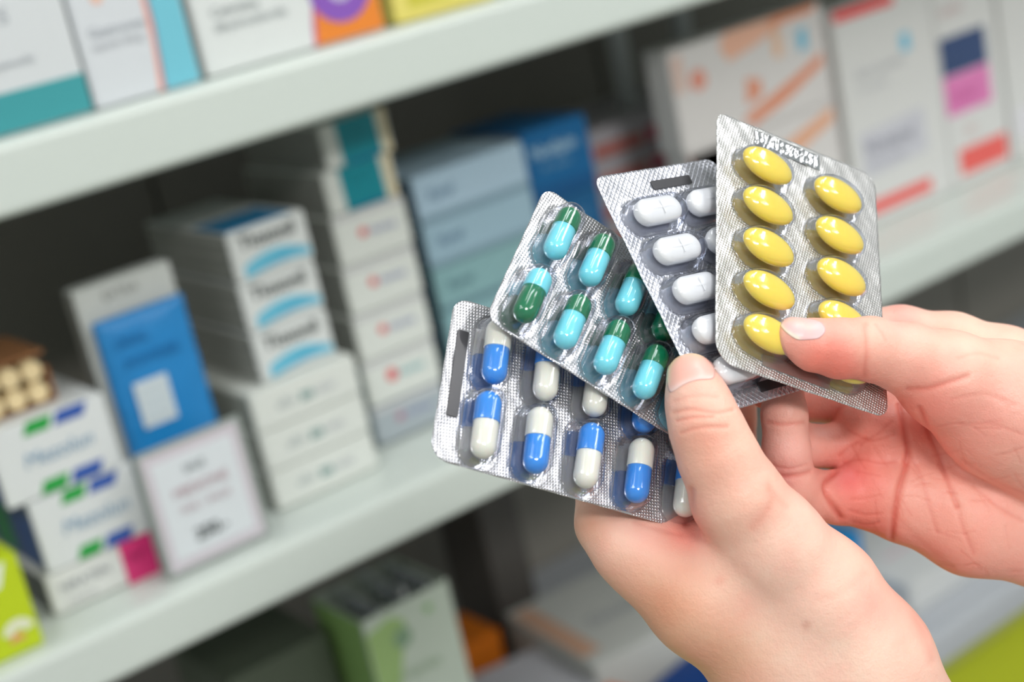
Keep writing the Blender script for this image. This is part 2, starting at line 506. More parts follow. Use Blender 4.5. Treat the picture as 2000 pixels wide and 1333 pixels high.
# --- flat red banded boxes behind the foil packs
for k in range(5):
    z0 = 1.0662 + k * 0.0272
    b = carton(0.845, 1.005, 1.10, z0, z0 + 0.0272, 0.12, (214, 208, 214), 'flat lilac-white carton with red band, ' + (
        'bottom of its pile', 'second of its pile', 'third of its pile', 'fourth of its pile', 'top of its pile')[k], 'flat red banded cartons', flap=False)
    decal(b, [(2, 1), (60, 1), (60, 12), (2, 12)], (222, 130, 118), 'salmon_band')
    decal(b, [(66, 1), (140, 1), (140, 14), (66, 14)], (232, 84, 112), 'red_band')

# --- large orange and white carton
b = carton(0.842, 1.018, 0.97, Z2, 1.186, 0.03, (224, 220, 218), 'white carton with brick red upper band, under the orange striped one')
decal(b, [(1, 98), (80, 98), (80, 118), (1, 118)], (222, 140, 122), 'brick_band')
decal(b, [(60, 92), (110, 100), (170, 116), (170, 104), (110, 84), (66, 80)], (236, 178, 144), 'orange_sweep', y=-0.0004)
decal(b, [(78, 72), (104, 78), (104, 88), (78, 80)], (222, 128, 72), 'orange_tab', y=-0.0004)
b = carton(0.838, 1.018, 0.97, 1.186, 1.273, 0.03, (224, 220, 218), 'wide white carton with orange stripes and small blue square, left of the tall cartons', flap=False)
w, h = b['w'], b['h']
decal(b, [(2, 50), (14, 50), (14, 80), (2, 80)], (226, 196, 184))
decal(b, arc(28, 56, 0, 9, 0, 6.28), (232, 156, 136), 'coral_disc')
decal(b, [(64, 62), (96, 68), (130, 78), (130, 86), (64, 86), (56, 76)], (240, 186, 160), 'peach_band')
decal(b, [(118, 79), (168, 80), (174, 86), (118, 86)], (238, 148, 104), 'orange_edge', y=-0.0004)
decal(b, [(70, 12), (150, 36), (172, 44), (172, 34), (120, 14), (80, 4)], (232, 152, 118), 'orange_stripe')
decal(b, [(76, 22), (96, 26), (96, 40), (80, 44)], (230, 158, 130), 'orange_leaf')
decal(b, [(116, 52), (126, 52), (126, 76), (116, 76)], (240, 196, 164), 'peach_mark')
decal(b, [(146, 50), (157, 52), (157, 70), (146, 68)], (110, 196, 226), 'blue_square')

# --- tall white cartons
def tall(x0, x1, z1, label, yaw=0.0):
    return carton(x0, x1, 0.962, Z2, z1, 0.035, (222, 222, 220), label, 'tall white cartons', flap=False, side=(206, 204, 202))
b = tall(1.0195, 1.148, 1.262, 'tall white carton with blue square and red lower edge, right of the orange striped carton')
w, h = b['w'], b['h']
decal(b, [(2, h - 10), (w * .62, h - 10), (w * .62, h - 1), (2, h - 1)], (236, 60, 60), 'red_top')
decal(b, [(82, 142), (94, 142), (94, 158), (82, 158)], (110, 196, 226), 'blue_square')
decal(b, [(14, 44), (100, 48), (100, 88), (14, 84)], (206, 206, 214), 'grey_field')
text(b, 'Novatrel', 18, 64, 18, (158, 158, 170), bold=0.4); text(b, '100 mg 30 tablets', 20, 52, 7, (176, 176, 186))
text(b, 'FILM COATED', 20, 132, 10, (196, 198, 204)); text(b, 'For oral use', 20, 120, 8, (200, 202, 208))
decal(b, [(10, 10), (98, 10), (98, 22), (10, 22)], (240, 104, 98), 'red_stripe')
b = tall(1.149, 1.236, 1.262, 'tall white carton with navy and pink blocks, right of the blue square carton')
decal(b, [(3, 105), (68, 105), (68, 140), (3, 140)], (56, 78, 122), 'navy_block')
decal(b, [(3, 68), (68, 68), (68, 104), (3, 104)], (230, 132, 190), 'pink_block')
text(b, 'Rexa', 10, 114, 18, (78, 98, 140), y=-0.0005); text(b, 'DUO', 12, 78, 16, (220, 112, 176), y=-0.0005)
text(b, 'Lipidor', 8, 160, 12, (222, 190, 190))
decal(b, [(12, 10), (82, 10), (82, 34), (12, 34)], (240, 104, 98), 'red_stripe')
text(b, '20', 24, 44, 16, (230, 206, 202))
b = tall(1.240, 1.335, 1.262, 'tall plain white carton at the frame edge, right of the pink and navy one')
decal(b, [(8, 20), (80, 20), (80, 50), (8, 50)], (226, 224, 230), 'pale_field')

# --- upper shelf
Z1 = 1.3560
b = carton(0.250, 0.340, 0.90, Z1, 1.52, 0.06, (218, 222, 224), 'white carton with teal foot band at the left end of the top shelf', side=(200, 202, 202), flap=False)
decal(b, [(0.5, 1), (b['w'] - .5, 1), (b['w'] - .5, 23), (0.5, 23)], (64, 158, 164), 'teal_band')
text(b, 'antispasmodic', 28, 36, 6.5, (176, 182, 188)); text(b, 'TABLETS', 10, 60, 12, (170, 176, 184))
b = carton(0.342, 0.411, 0.90, Z1, 1.52, 0.06, (218, 222, 226), 'white carton with coral arc and light blue side field on the top shelf', side=(176, 184, 182), flap=False)
w = b['w']
bl = [(w * .66, 1), (w - 1, 1), (w - 1, 120), (w * .66, 120), (w * .70, 70), (w * .71, 40)]
decal(b, bl, (120, 200, 218), 'blue_field')
decal(b, [(w * .59, 1), (w * .64, 1), (w * .69, 40), (w * .69, 80), (w * .66, 120), (w * .62, 120), (w * .65, 70), (w * .64, 30)], (236, 166, 150), 'coral_arc')
decal(b, [(w * .64, 1), (w * .66, 1), (w * .71, 40), (w * .70, 80), (w * .67, 120), (w * .66, 120), (w * .69, 80), (w * .69, 40)], (116, 128, 160), 'slate_line')
text(b, 'Gastroven', 7, 40, 8.5, (172, 178, 186)); text(b, 'capsule 20mg', 7, 33, 6, (186, 190, 196))
decal(b, arc(18, 62, 0, 4, 0, 6.28), (240, 190, 170), 'peach_dot')
b = carton(0.4175, 0.549, 0.905, Z1, 1.52, 0.06, (226, 230, 228), 'white carton with orange corner and purple ring on the top shelf', side=(196, 202, 198), flap=False)
w = b['w']
orange = [(w * .60, 1), (w - 1, 1), (w - 1, 60), (w * .75, 60), (w * .66, 34), (w * .62, 14)]
decal(b, orange, (238, 138, 50), 'orange_field')
decal(b, [(w * .585, 1), (w * .60, 1), (w * .62, 14), (w * .66, 34), (w * .75, 60), (w * .73, 60), (w * .64, 34), (w * .60, 14)], (196, 88, 150), 'magenta_edge')
decal(b, arc(w * .79, 34, 0, 23, 0, 6.28, 24), (142, 92, 190), 'purple_ring', y=-0.0003)
decal(b, arc(w * .79, 34, 0, 10, 0, 6.28, 18), (206, 196, 224), 'lilac_center', y=-0.0006)
text(b, 'Cetirizine', 12, 34, 8.5, (150, 158, 160)); text(b, 'dihydrochloride', 12, 25, 8, (160, 168, 170))
b = carton(0.558, 0.640, 0.905, Z1, 1.50, 0.06, (232, 218, 116), 'yellow carton with olive panel, between orange and white cartons on the top shelf', flap=False)
decal(b, [(12, 8), (74, 8), (74, 60), (12, 60)], (206, 198, 74), 'olive_panel')
for i, (x0, x1) in enumerate(((0.662, 0.742), (0.748, 0.83), (0.836, 0.93))):
    carton(x0, x1, 0.91, Z1, 1.50, 0.06, (222, 226, 222), 'plain white carton on the top shelf, ' + ('next to the yellow one', 'second after the yellow one', 'third after the yellow one')[i],
           'white cartons right of the yellow one', side=(200, 204, 200))

# --- lower shelf
Z3 = 0.7155
b = carton(0.447, 0.523, 0.955, Z3, 0.951, 0.075, (206, 218, 204), 'pale green and white open carton holding silver strips on the lowest shelf', side=(150, 190, 112), flap=False)
w, h = b['w'], b['h']
bpy.data.objects.remove([c for c in b.children if c.name.startswith('carton_body')][0])
bm = bmesh.new()
W_, D_, H_ = w * MM, 0.075, h * MM
for lo_, hi_ in (((0, 0, 0), (W_, 0.001, H_)), ((0, D_ - 0.001, 0), (W_, D_, H_)), ((0, 0.001, 0), (0.001, D_ - 0.001, H_)), ((W_ - 0.001, 0.001, 0), (W_, D_ - 0.001, H_)), ((0.001, 0.001, 0), (W_ - 0.001, D_ - 0.001, 0.001)), ((0.001, 0.001, H_ - 0.030), (W_ - 0.001, D_ - 0.001, H_ - 0.029))):
    box_bm(bm, lo_, hi_)
me = bpy.data.meshes.new('open_carton'); bm.to_mesh(me); bm.free(); me.materials.append(card((206, 218, 204)))
o = bpy.data.objects.new('open_carton', me); COL.objects.link(o); o.parent = b
decal(b, [(0.5, 1), (w * .25, 1), (w * .22, h * .72), (w * .45, h - 14), (w * .3, h - 6), (0.5, h - 12)], (168, 200, 130), 'green_field')
decal(b, arc(w * .38, h - 26, 0, 8, 0, 6.28), (140, 170, 140), 'green_disc', y=-0.0004)
decal(b, arc(w * .72, h - 14, 0, 3.5, 0, 6.28), (150, 196, 130), 'green_dot', y=-0.0004)
text(b, 'Herba', 20, h - 60, 14, (186, 206, 180), y=-0.0004)
msil = foil_mat('strip_foil', 'dots', (225, 228, 232), pitch=3.0, depth=0.3, rough=0.25)
for k in range(6):
    x0 = 0.4525 + k * 0.0112
    o = box('silver_strip', (0, 0, 0), (0.0035, 0.066, 0.018), msil, None, 0.0012)
    bm = bmesh.new(); bm.from_mesh(o.data)
    for q in range(4):
        bmesh.ops.create_uvsphere(bm, u_segments=10, v_segments=6, radius=0.0042, matrix=Matrix.Translation((0.0038, 0.010 + q * 0.0155, 0.012)))
    bm.to_mesh(o.data); bm.free()
    o.location = (x0, 0.959, (0.9225, 0.934, 0.9225, 0.940, 0.928, 0.936)[k])
    o['label'] = 'silver blister strip on edge in the green carton, ' + ('nearest its left wall', 'second from its left wall', 'third from its left wall', 'fourth from its left wall', 'fifth from its left wall', 'nearest its right wall')[k]
    o['category'] = 'blister pack'; o['group'] = 'silver strips in the green carton'
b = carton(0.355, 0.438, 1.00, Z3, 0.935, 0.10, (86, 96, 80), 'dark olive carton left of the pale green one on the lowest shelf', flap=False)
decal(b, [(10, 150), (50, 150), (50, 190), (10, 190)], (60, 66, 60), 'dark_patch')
b = carton(0.575, 0.665, 1.00, Z3, 0.770, 0.12, (214, 214, 222), 'flat lilac-white carton in front on the lowest shelf', yaw=-0.15)
b = carton(0.60, 0.665, 1.14, Z3, 0.785, 0.06, (228, 124, 30), 'orange carton behind the flat white ones on the lowest shelf')
b = carton(0.668, 0.80, 1.005, Z3, 0.787, 0.15, (214, 216, 212), 'large flat white carton with grey name on top, beside the wrist', yaw=-0.1)
o = text(b, 'Diclofen', 30, 0, 22, (160, 166, 172), bold=0.3); o.location = (0.04, 0.06, b['h'] * MM + 0.0004); o.rotation_euler = (0, 0, 0)
mesh_obj('salmon_stripe', [(0.002, 0.02, b['h'] * MM + .0003), (0.022, 0.02, b['h'] * MM + .0003), (0.022, 0.14, b['h'] * MM + .0003), (0.002, 0.14, b['h'] * MM + .0003)], [(0, 1, 2, 3)], card((224, 178, 150)), b)
b = carton(0.645, 0.676, 0.93, Z3, 0.780, 0.05, (232, 112, 26), 'bright orange carton near the wrist on the lowest shelf', yaw=0.2)
b = carton(0.708, 0.775, 0.90, Z3, 0.766, 0.07, (10, 60, 130), 'dark blue carton beside the wrist on the lowest shelf', yaw=0.2)
b = carton(0.79, 0.835, 0.895, Z3, 0.742, 0.07, (214, 70, 110), 'rose pink carton half hidden under the wrist')
b = carton(0.90, 0.962, 0.965, Z3, 0.795, 0.08, (20, 132, 196), 'bright blue carton seen between the two hands')
b = carton(0.966, 1.16, 0.92, Z3, 0.748, 0.12, (218, 220, 220), 'long flat white carton below the right palm on the lowest shelf')
mesh_obj('pink_line', [(0.03, 0.05, b['h'] * MM + .0003), (0.18, 0.05, b['h'] * MM + .0003), (0.18, 0.056, b['h'] * MM + .0003), (0.03, 0.056, b['h'] * MM + .0003)], [(0, 1, 2, 3)], card((226, 196, 206)), b)
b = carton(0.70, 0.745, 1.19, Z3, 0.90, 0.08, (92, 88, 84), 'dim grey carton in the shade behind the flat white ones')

# ------------------------------------------------------------------ blister packs
PACKS = {
 'yellow': ([0.09457, -0.02601, 0.52111], [[0.88149, 0.28648, 0.37537], [-0.06906, 0.8646, -0.4977], [-0.46713, 0.41279, 0.78192]], 66.48, 96.01),
 'white': ([0.068, -0.02024, 0.51011], [[0.77865, -0.18037, 0.60097], [0.40444, 0.87655, -0.26093], [-0.47972, 0.44623, 0.75548]], 65.2, 85.09),
 'green': ([0.03264, -0.00754, 0.4921], [[0.8196, 0.52005, 0.24041], [-0.34664, 0.78421, -0.51464], [-0.45617, 0.33846, 0.82301]], 76.53, 52.89),
 'blue': ([0.02056, 0.02307, 0.48007], [[0.88676, 0.28489, 0.36399], [-0.13049, 0.90975, -0.39413], [-0.44342, 0.302, 0.8439]], 92.26, 51.1)}

def pack_root(key, label):
    o, R, w, h = PACKS[key]
    R = np.array(R)
    ex, ey, ez = M @ R[0], -(M @ R[1]), -(M @ R[2])
    sc = {'yellow': 0.984, 'white': 0.996, 'green': 1.0105, 'blue': 1.0255}[key]   # spacing of the fan, front to back
    pos = EYE + M @ (np.array(o) * sc)
    r = bpy.data.objects.new('blister_pack', None)
    r.empty_display_size = 0.02
    COL.objects.link(r)
    r.matrix_world = Matrix([[ex[i], ey[i], ez[i], pos[i]] for i in range(3)] + [[0, 0, 0, 1]]) @ Matrix.Scale(sc, 4)
    r['label'] = label
    r['category'] = 'blister pack'
    r['group'] = 'blister packs held in the hands'
    return r, w, h

def stadium(a, rad, n=40):
    """stadium with its long axis along x; a = half length of the straight part"""
    P = []
    for i in range(n):
        t = 2 * math.pi * i / n
        c, s = math.cos(t), math.sin(t)
        P.append((a * (1 if c > 1e-9 else -1 if c < -1e-9 else 0) + rad * c, rad * s))
    return P

def dome(a, rad, H, prof, n=40, ell=None):
    """rings from rim to top: prof = [(inset fraction, height fraction)]"""
    V, Fc = [], []
    for f, z in prof:
        if ell:
            ring = [(ell[0] * (1 - f) * math.cos(2 * math.pi * i / n), ell[1] * (1 - f) * math.sin(2 * math.pi * i / n)) for i in range(n)]
        else:
            ring = stadium(a, rad * (1 - f), n)
        V += [(x * MM, y * MM, z * H * MM) for x, y in ring]
    for j in range(len(prof) - 1):
        for i in range(n):
            Fc.append((j * n + i, j * n + (i + 1) % n, (j + 1) * n + (i + 1) % n, (j + 1) * n + i))
    Fc.append(tuple((len(prof) - 1) * n + i for i in range(n)))
    return V, Fc

def foil_sheet(root, w, h, mfoil, pockets, rc=(4, 4, 4, 4), step=0.8, holes=None, bend=None):
    nx, ny = int(w / step), int(h / step)
    top, K = [], []
    for j in range(ny + 1):
        for i in range(nx + 1):
            x, y = -w / 2 + w * i / nx, -h / 2 + h * j / ny
            # corner radii: (-x,-y), (+x,-y), (+x,+y), (-x,+y)
            q = (0 if x < 0 else 1) if y < 0 else (3 if x < 0 else 2)
            r_ = rc[q]
            cx, cy = math.copysign(w / 2 - r_, x), math.copysign(h / 2 - r_, y)
            if abs(x) > abs(cx) and abs(y) > abs(cy):
                d = math.hypot(x - cx, y - cy)
                if d > r_:
                    x, y = cx + (x - cx) * r_ / d, cy + (y - cy) * r_ / d
            z = 0.12 * math.sin(x * 0.35 + 1) * math.sin(y * 0.28) + 0.05 * math.sin(x * 0.9 + y * 0.7)
            kn = 1.0
            for (px, py, ax, ry, rot) in pockets:
                dx, dy = x - px, y - py
                c, s = math.cos(rot), math.sin(rot)
                lx, ly = c * dx + s * dy, -s * dx + c * dy
                dd = math.hypot(max(0, abs(lx) - ax), ly) - ry
                if dd < 0:
                    kn = min(kn, 0.08)
                elif dd < 1.6:
                    kn = min(kn, 0.08 + 0.92 * min(1, dd / 0.9)) 
                    z += 0.2 * (1 - dd / 1.6)
            top.append((x * MM, y * MM, z * MM)); K.append(kn)
    n = len(top)
    V = top + [(a, b, c - 0.00022) for a, b, c in top]
    Fc = []
    for j in range(ny):
        for i in range(nx):
            a = j * (nx + 1) + i
            Fc.append((a, a + 1, a + nx + 2, a + nx + 1)); Fc.append((n + a, n + a + nx + 1, n + a + nx + 2, n + a + 1))
    edge = [i for i in range(nx + 1)] + [(nx + 1) * j + nx for j in range(1, ny + 1)] + [(nx + 1) * ny + i for i in range(nx - 1, -1, -1)] + [(nx + 1) * j for j in range(ny - 1, 0, -1)]
    for a, b2 in zip(edge, edge[1:] + edge[:1]):
        Fc.append((b2, a, n + a, n + b2))
    o = mesh_obj('foil_sheet', V, Fc, mfoil, root, True)
    at = o.data.attributes.new('knurl', 'FLOAT', 'POINT')
    at.data.foreach_set('value', K + K)
    return o

POCKET_PROF = [(-0.06, 0.0), (0.0, 0.01), (0.03, 0.22), (0.06, 0.45), (0.12, 0.66), (0.22, 0.82), (0.36, 0.92), (0.55, 0.975), (0.78, 1.0), (0.97, 1.005)]

def capsule_parts(root, x, y, rot, top_rgb, bot_rgb, L=20.6, rad=4.0, lift=0.8, split=0.06):
    """body (towards -local x) with a slightly wider cap (towards +x)"""
    n = 28
    def rev(prof):
        V, Fc = [], []
        for (px, pr) in prof:
            for i in range(n):
                t = 2 * math.pi * i / n
                V.append((px * MM, pr * math.cos(t) * MM, (pr * math.sin(t)) * MM))
        for j in range(len(prof) - 1):
            for i in range(n):
                Fc.append((j * n + i, j * n + (i + 1) % n, (j + 1) * n + (i + 1) % n, (j + 1) * n + i))
        Fc.append(tuple(range(n - 1, -1, -1))); Fc.append(tuple((len(prof) - 1) * n + i for i in range(n)))
        return V, Fc
    sp = split * L
    body, cap = [], []
    rb = rad * 0.955
    e = L / 2 - rb
    for k in range(9):
        a = math.pi / 2 * k / 8
        body.append((-e - rb * math.cos(a), max(0.02, rb * math.sin(a))))
    body += [(-e * 0.4, rb), (sp + 2, rb)]
    e2 = L / 2 - rad
    cap = [(sp - 0.01, rb * 0.97), (sp, rad * 0.985), (sp + 0.25, rad), (sp + 2.0, rad)]
    for k in range(9):
        a = math.pi / 2 * (1 - k / 8)
        cap.append((e2 + rad * math.cos(a), max(0.02, rad * math.sin(a))))
    loc = (x * MM, y * MM, (rad + lift) * MM)
    V, Fc = rev(body)
    o = mesh_obj('capsule', V, Fc, gel(bot_rgb), root, True, loc)
    o.rotation_euler = (0, 0, rot)
    V, Fc = rev(cap)
    mesh_obj('capsule_cap', V, Fc, gel(top_rgb), o, True)
    return o

def gel(rgb):
    m = mat('gelatine_%d_%d_%d' % tuple(rgb), rgb, rough=0.16, spec=0.6, coat=0.5, noise=0.02)
    m.node_tree.nodes['Principled BSDF'].inputs['Subsurface Weight'].default_value = 0.2
    m.node_tree.nodes['Principled BSDF'].inputs['Subsurface Scale'].default_value = 0.002
    return m

def strip_plate(root, x, y, w, h, rot=0.0, name='batch_strip', m=None, z=0.35):
    n = 18
    ring = []
    for i in range(n):
        t = 2 * math.pi * i / n
        ring.append((math.copysign(w / 2 - 0.5, math.cos(t)) + 0.5 * math.cos(t), math.copysign(h / 2 - 0.5, math.sin(t)) + 0.5 * math.sin(t)))
    V = [(a * MM, b * MM, 0.0001) for a, b in ring] + [(a * MM, b * MM, -0.0004) for a, b in ring]
    Fc = [tuple(range(n))] + [(i, n + i, n + (i + 1) % n, (i + 1) % n) for i in range(n)]
    o = mesh_obj(name, V, Fc, m or M_STRIP, root, False, (x * MM, y * MM, z * MM))
    o.rotation_euler = (0, 0, rot)
    return o
M_STRIP = mat('flat_foil', (66, 66, 70), 0.45, metal=0.6)
M_STRIP.node_tree.nodes['Principled BSDF'].inputs['Coat Weight'].default_value = 0.2

# 1 -- blue and white capsules
BLUE, IVORY = (56, 146, 238), (240, 238, 226)
root, w, h = pack_root('blue', 'foil blister pack of blue and white capsules, lowest in the fan')
cells = []
for i, u in enumerate((-32.2, -15.2, 2.0, 19.4, 36.6)):
    cells.append((u, -(-10.3 + 0.25 * i), i % 2 == 0, 0)); cells.append((u, -12.9, i % 2 == 1, 1))
cells[0] = (-32.2, 10.3, False, 0)
pk = []
HALF = math.pi / 2
for (x, y, bottom_blue, row) in cells:
    if row == 0:
        bottom_blue = x in (-32.2, 19.4)
    pk.append((x, y, 6.5, 6.0, HALF))
foil_sheet(root, w, h, foil_mat('foil_blue_pack', 'dots', (200, 200, 205), 0.68, math.radians(38)), pk, (6, 4, 4, 5))
for (x, y, bb, row) in cells:
    if row == 0:
        bb = x in (-32.2, 19.4)
    V, Fc = dome(6.5, 5.4, 9.8, POCKET_PROF)
    o = mesh_obj('pocket', V, Fc, FILM, root, True, (x * MM, y * MM, 0.0002)); o.rotation_euler = (0, 0, HALF)
    top, bot = (IVORY, BLUE) if bb else (BLUE, IVORY)
    capsule_parts(root, x, y, HALF + (0.03 if x < 0 else -0.02), top, bot, split=0.04)
strip_plate(root, -41.5, 2.0, 3.6, 27.0, 0.02)

# 2 -- green and cyan capsules
GREEN, CYAN = (16, 120, 80), (128, 228, 244)
root, w, h = pack_root('green', 'foil blister pack of dark green and turquoise capsules, second in the fan')
cells = [(-28.6, 11.4), (-15.0, 10.2), (-0.4, 8.6), (13.8, 8.0), (28.5, 9.0), (-29.3, -13.9), (-14.6, -13.9), (0.2, -13.9), (14.8, -13.8), (29.2, -13.8)]
foil_sheet(root, w, h, foil_mat('foil_green_pack', 'dots', (200, 200, 205), 0.68, math.radians(52)), [(x, y, 6.0, 6.2, HALF) for x, y in cells], (5, 4, 4, 4))
for k, (x, y) in enumerate(cells):
    V, Fc = dome(6.0, 5.4, 9.8, POCKET_PROF)
    o = mesh_obj('pocket', V, Fc, FILM, root, True, (x * MM, y * MM, 0.0002)); o.rotation_euler = (0, 0, HALF)
    rev_ = k in (5, 3)
    capsule_parts(root, x, y, HALF, CYAN if rev_ else GREEN, GREEN if rev_ else CYAN, L=19.5, rad=4.0, split=0.09)

# 3 -- white caplets
root, w, h = pack_root('white', 'foil blister pack of white scored caplets, third in the fan')
w = 54.0
sub = -5.5
M_WHITE = mat('chalk_tablet', (238, 238, 240), 0.35, spec=0.4, noise=0.02)
cells = [(u - sub, -v) for u in (-17.0, 6.2) for v in (-25.6, -11.4, 2.7, 16.8, 30.9)]
R_ = np.array(PACKS['white'][1])
shift = M @ (R_[0] * sub * MM)
root.matrix_world = Matrix.Translation(Vector(shift)) @ root.matrix_world
foil_sheet(root, w, h, foil_mat('foil_white_pack', 'mesh', (196, 198, 208), 1.5, math.radians(45), depth=0.10), [(x, y, 5.2, 6.4, 0.0) for x, y in cells], (4, 4, 4, 4))
def caplet(a, rad, H):
    prof = [(0.25, 0.0), (0.08, 0.10), (0.0, 0.28), (0.0, 0.62), (0.06, 0.72), (0.22, 0.84), (0.42, 0.93), (0.66, 0.98), (0.93, 1.0)]
    V, Fc = dome(a, rad, H, prof, 48)
    out = []
    for (x, y, z) in V:
        if z > 0.7 * H * MM:
            z -= 0.3 * MM * math.exp(-(x / (0.45 * MM)) ** 2) 
        out.append((x, y, z))
    Fc.append(tuple(range(47, -1, -1)))
    return out, Fc
CV, CF = caplet(4.6, 4.5, 5.2)
# extra loops across the score line
for k, (x, y) in enumerate(cells):
    V, Fc = dome(6.1, 6.0, 7.4, POCKET_PROF)
    mesh_obj('pocket', V, Fc, FILM, root, True, (x * MM, y * MM, 0.0002))
    o = mesh_obj('caplet', CV, CF, M_WHITE, root, True, ((x + 0.4) * MM, (y + 0.2) * MM, 1.1 * MM))
    box('score_line', (-0.00018, -0.0024, 0.0), (0.00018, 0.0024, 0.0001), mat('score_shade', (236, 236, 238), 0.5), o).location = (0, 0, 0.00515)
strip_plate(root, 3.5, 36.2, 17.5, 3.2)
strip_plate(root, 8.0, -38.0, 22, 3.4)

# 4 -- yellow tablets
root, w, h = pack_root('yellow', 'foil blister pack of oval yellow tablets, frontmost and pinched by a thumb')
M_YEL = mat('yellow_coating', (255, 224, 92), 0.2, spec=0.55, coat=0.4, noise=0.02)
M_YEL.node_tree.nodes['Principled BSDF'].inputs['Subsurface Weight'].default_value = 0.35
M_YEL.node_tree.nodes['Principled BSDF'].inputs['Subsurface Scale'].default_value = 0.003
cells = [(-16.0, 29.7 - 16.2 * k) for k in range(5)] + [(13.0, 29.2 - 16.4 * k) for k in range(5)]
foil_sheet(root, w, h, foil_mat('foil_yellow_pack', 'dots', (206, 206, 206), 0.66, math.radians(60)), [(x, y, 3.4, 7.2, -0.12) for x, y in cells], (8, 5, 6, 4))
def bean(A, B, H):
    n, V, Fc = 36, [], []
    m = 16
    for j in range(m + 1):
        t = math.pi * j / m
        rr, zz = math.sin(t), -math.cos(t)
        rr = max(0.003, rr) ** 0.92
        for i in range(n):
            q = 2 * math.pi * i / n
            V.append((A * rr * math.cos(q) * MM, B * rr * math.sin(q) * MM, H / 2 * zz * MM))
    for j in range(m):
        for i in range(n):
            Fc.append((j * n + i, j * n + (i + 1) % n, (j + 1) * n + (i + 1) % n, (j + 1) * n + i))
    Fc.append(tuple(range(n - 1, -1, -1))); Fc.append(tuple(m * n + i for i in range(n)))
    return V, Fc
BV, BF = bean(9.9, 5.9, 6.6)
for k, (x, y) in enumerate(cells):
    V, Fc = dome(0, 0, 8.2, POCKET_PROF, ell=(11.4, 7.5))
    o = mesh_obj('pocket', V, Fc, FILM, root, True, (x * MM, y * MM, 0.0002)); o.rotation_euler = (0, 0, -0.12)
    o = mesh_obj('tablet', BV, BF, M_YEL, root, True, (x * MM, y * MM, 4.4 * MM)); o.rotation_euler = (0, 0.03, -0.12)
strip_plate(root, -3.0, -42.5, 26.0, 4.2, -0.03, 'batch_strip', mat('flat_foil_warm', (176, 170, 170), 0.34, metal=0.9))
# crumpled stamped code along the top edge
nx, ny, V, Fc = 46, 10, [], []
rnd = random.Random(9)
H_ = [[0.0] * (nx + 1) for _ in range(ny + 1)]
for j in range(ny + 1):
    for i in range(nx + 1):
        e = min(i, nx - i, j, ny - j)
        H_[j][i] = 0.0 if e == 0 else rnd.uniform(0.0, 1.1) * (0.4 + 0.6 * abs(math.sin(i * 0.9)))
for j in range(ny + 1):
    for i in range(nx + 1):
        V.append(((-18 + 27 * i / nx) * MM, (40.3 + 6.2 * j / ny) * MM, (0.22 + H_[j][i]) * MM))
for j in range(ny):
    for i in range(nx):
        a = j * (nx + 1) + i
        Fc.append((a, a + 1, a + nx + 2, a + nx + 1))
mesh_obj('stamped_code', V, Fc, mat('stamped_foil', (214, 216, 220), 0.18, metal=1.0), root, True)

# ------------------------------------------------------------------ hands
Z0 = 520.0
SPX = F / Z0            # px per mm at Z0
def c3(px, py, dz):
    """picture position and depth offset (in px units at Z0) -> camera space mm"""
    z = Z0 + dz / SPX
    return np.array([(px - 1000) / F * z, (py - 666.5) / F * z, z]), z / F

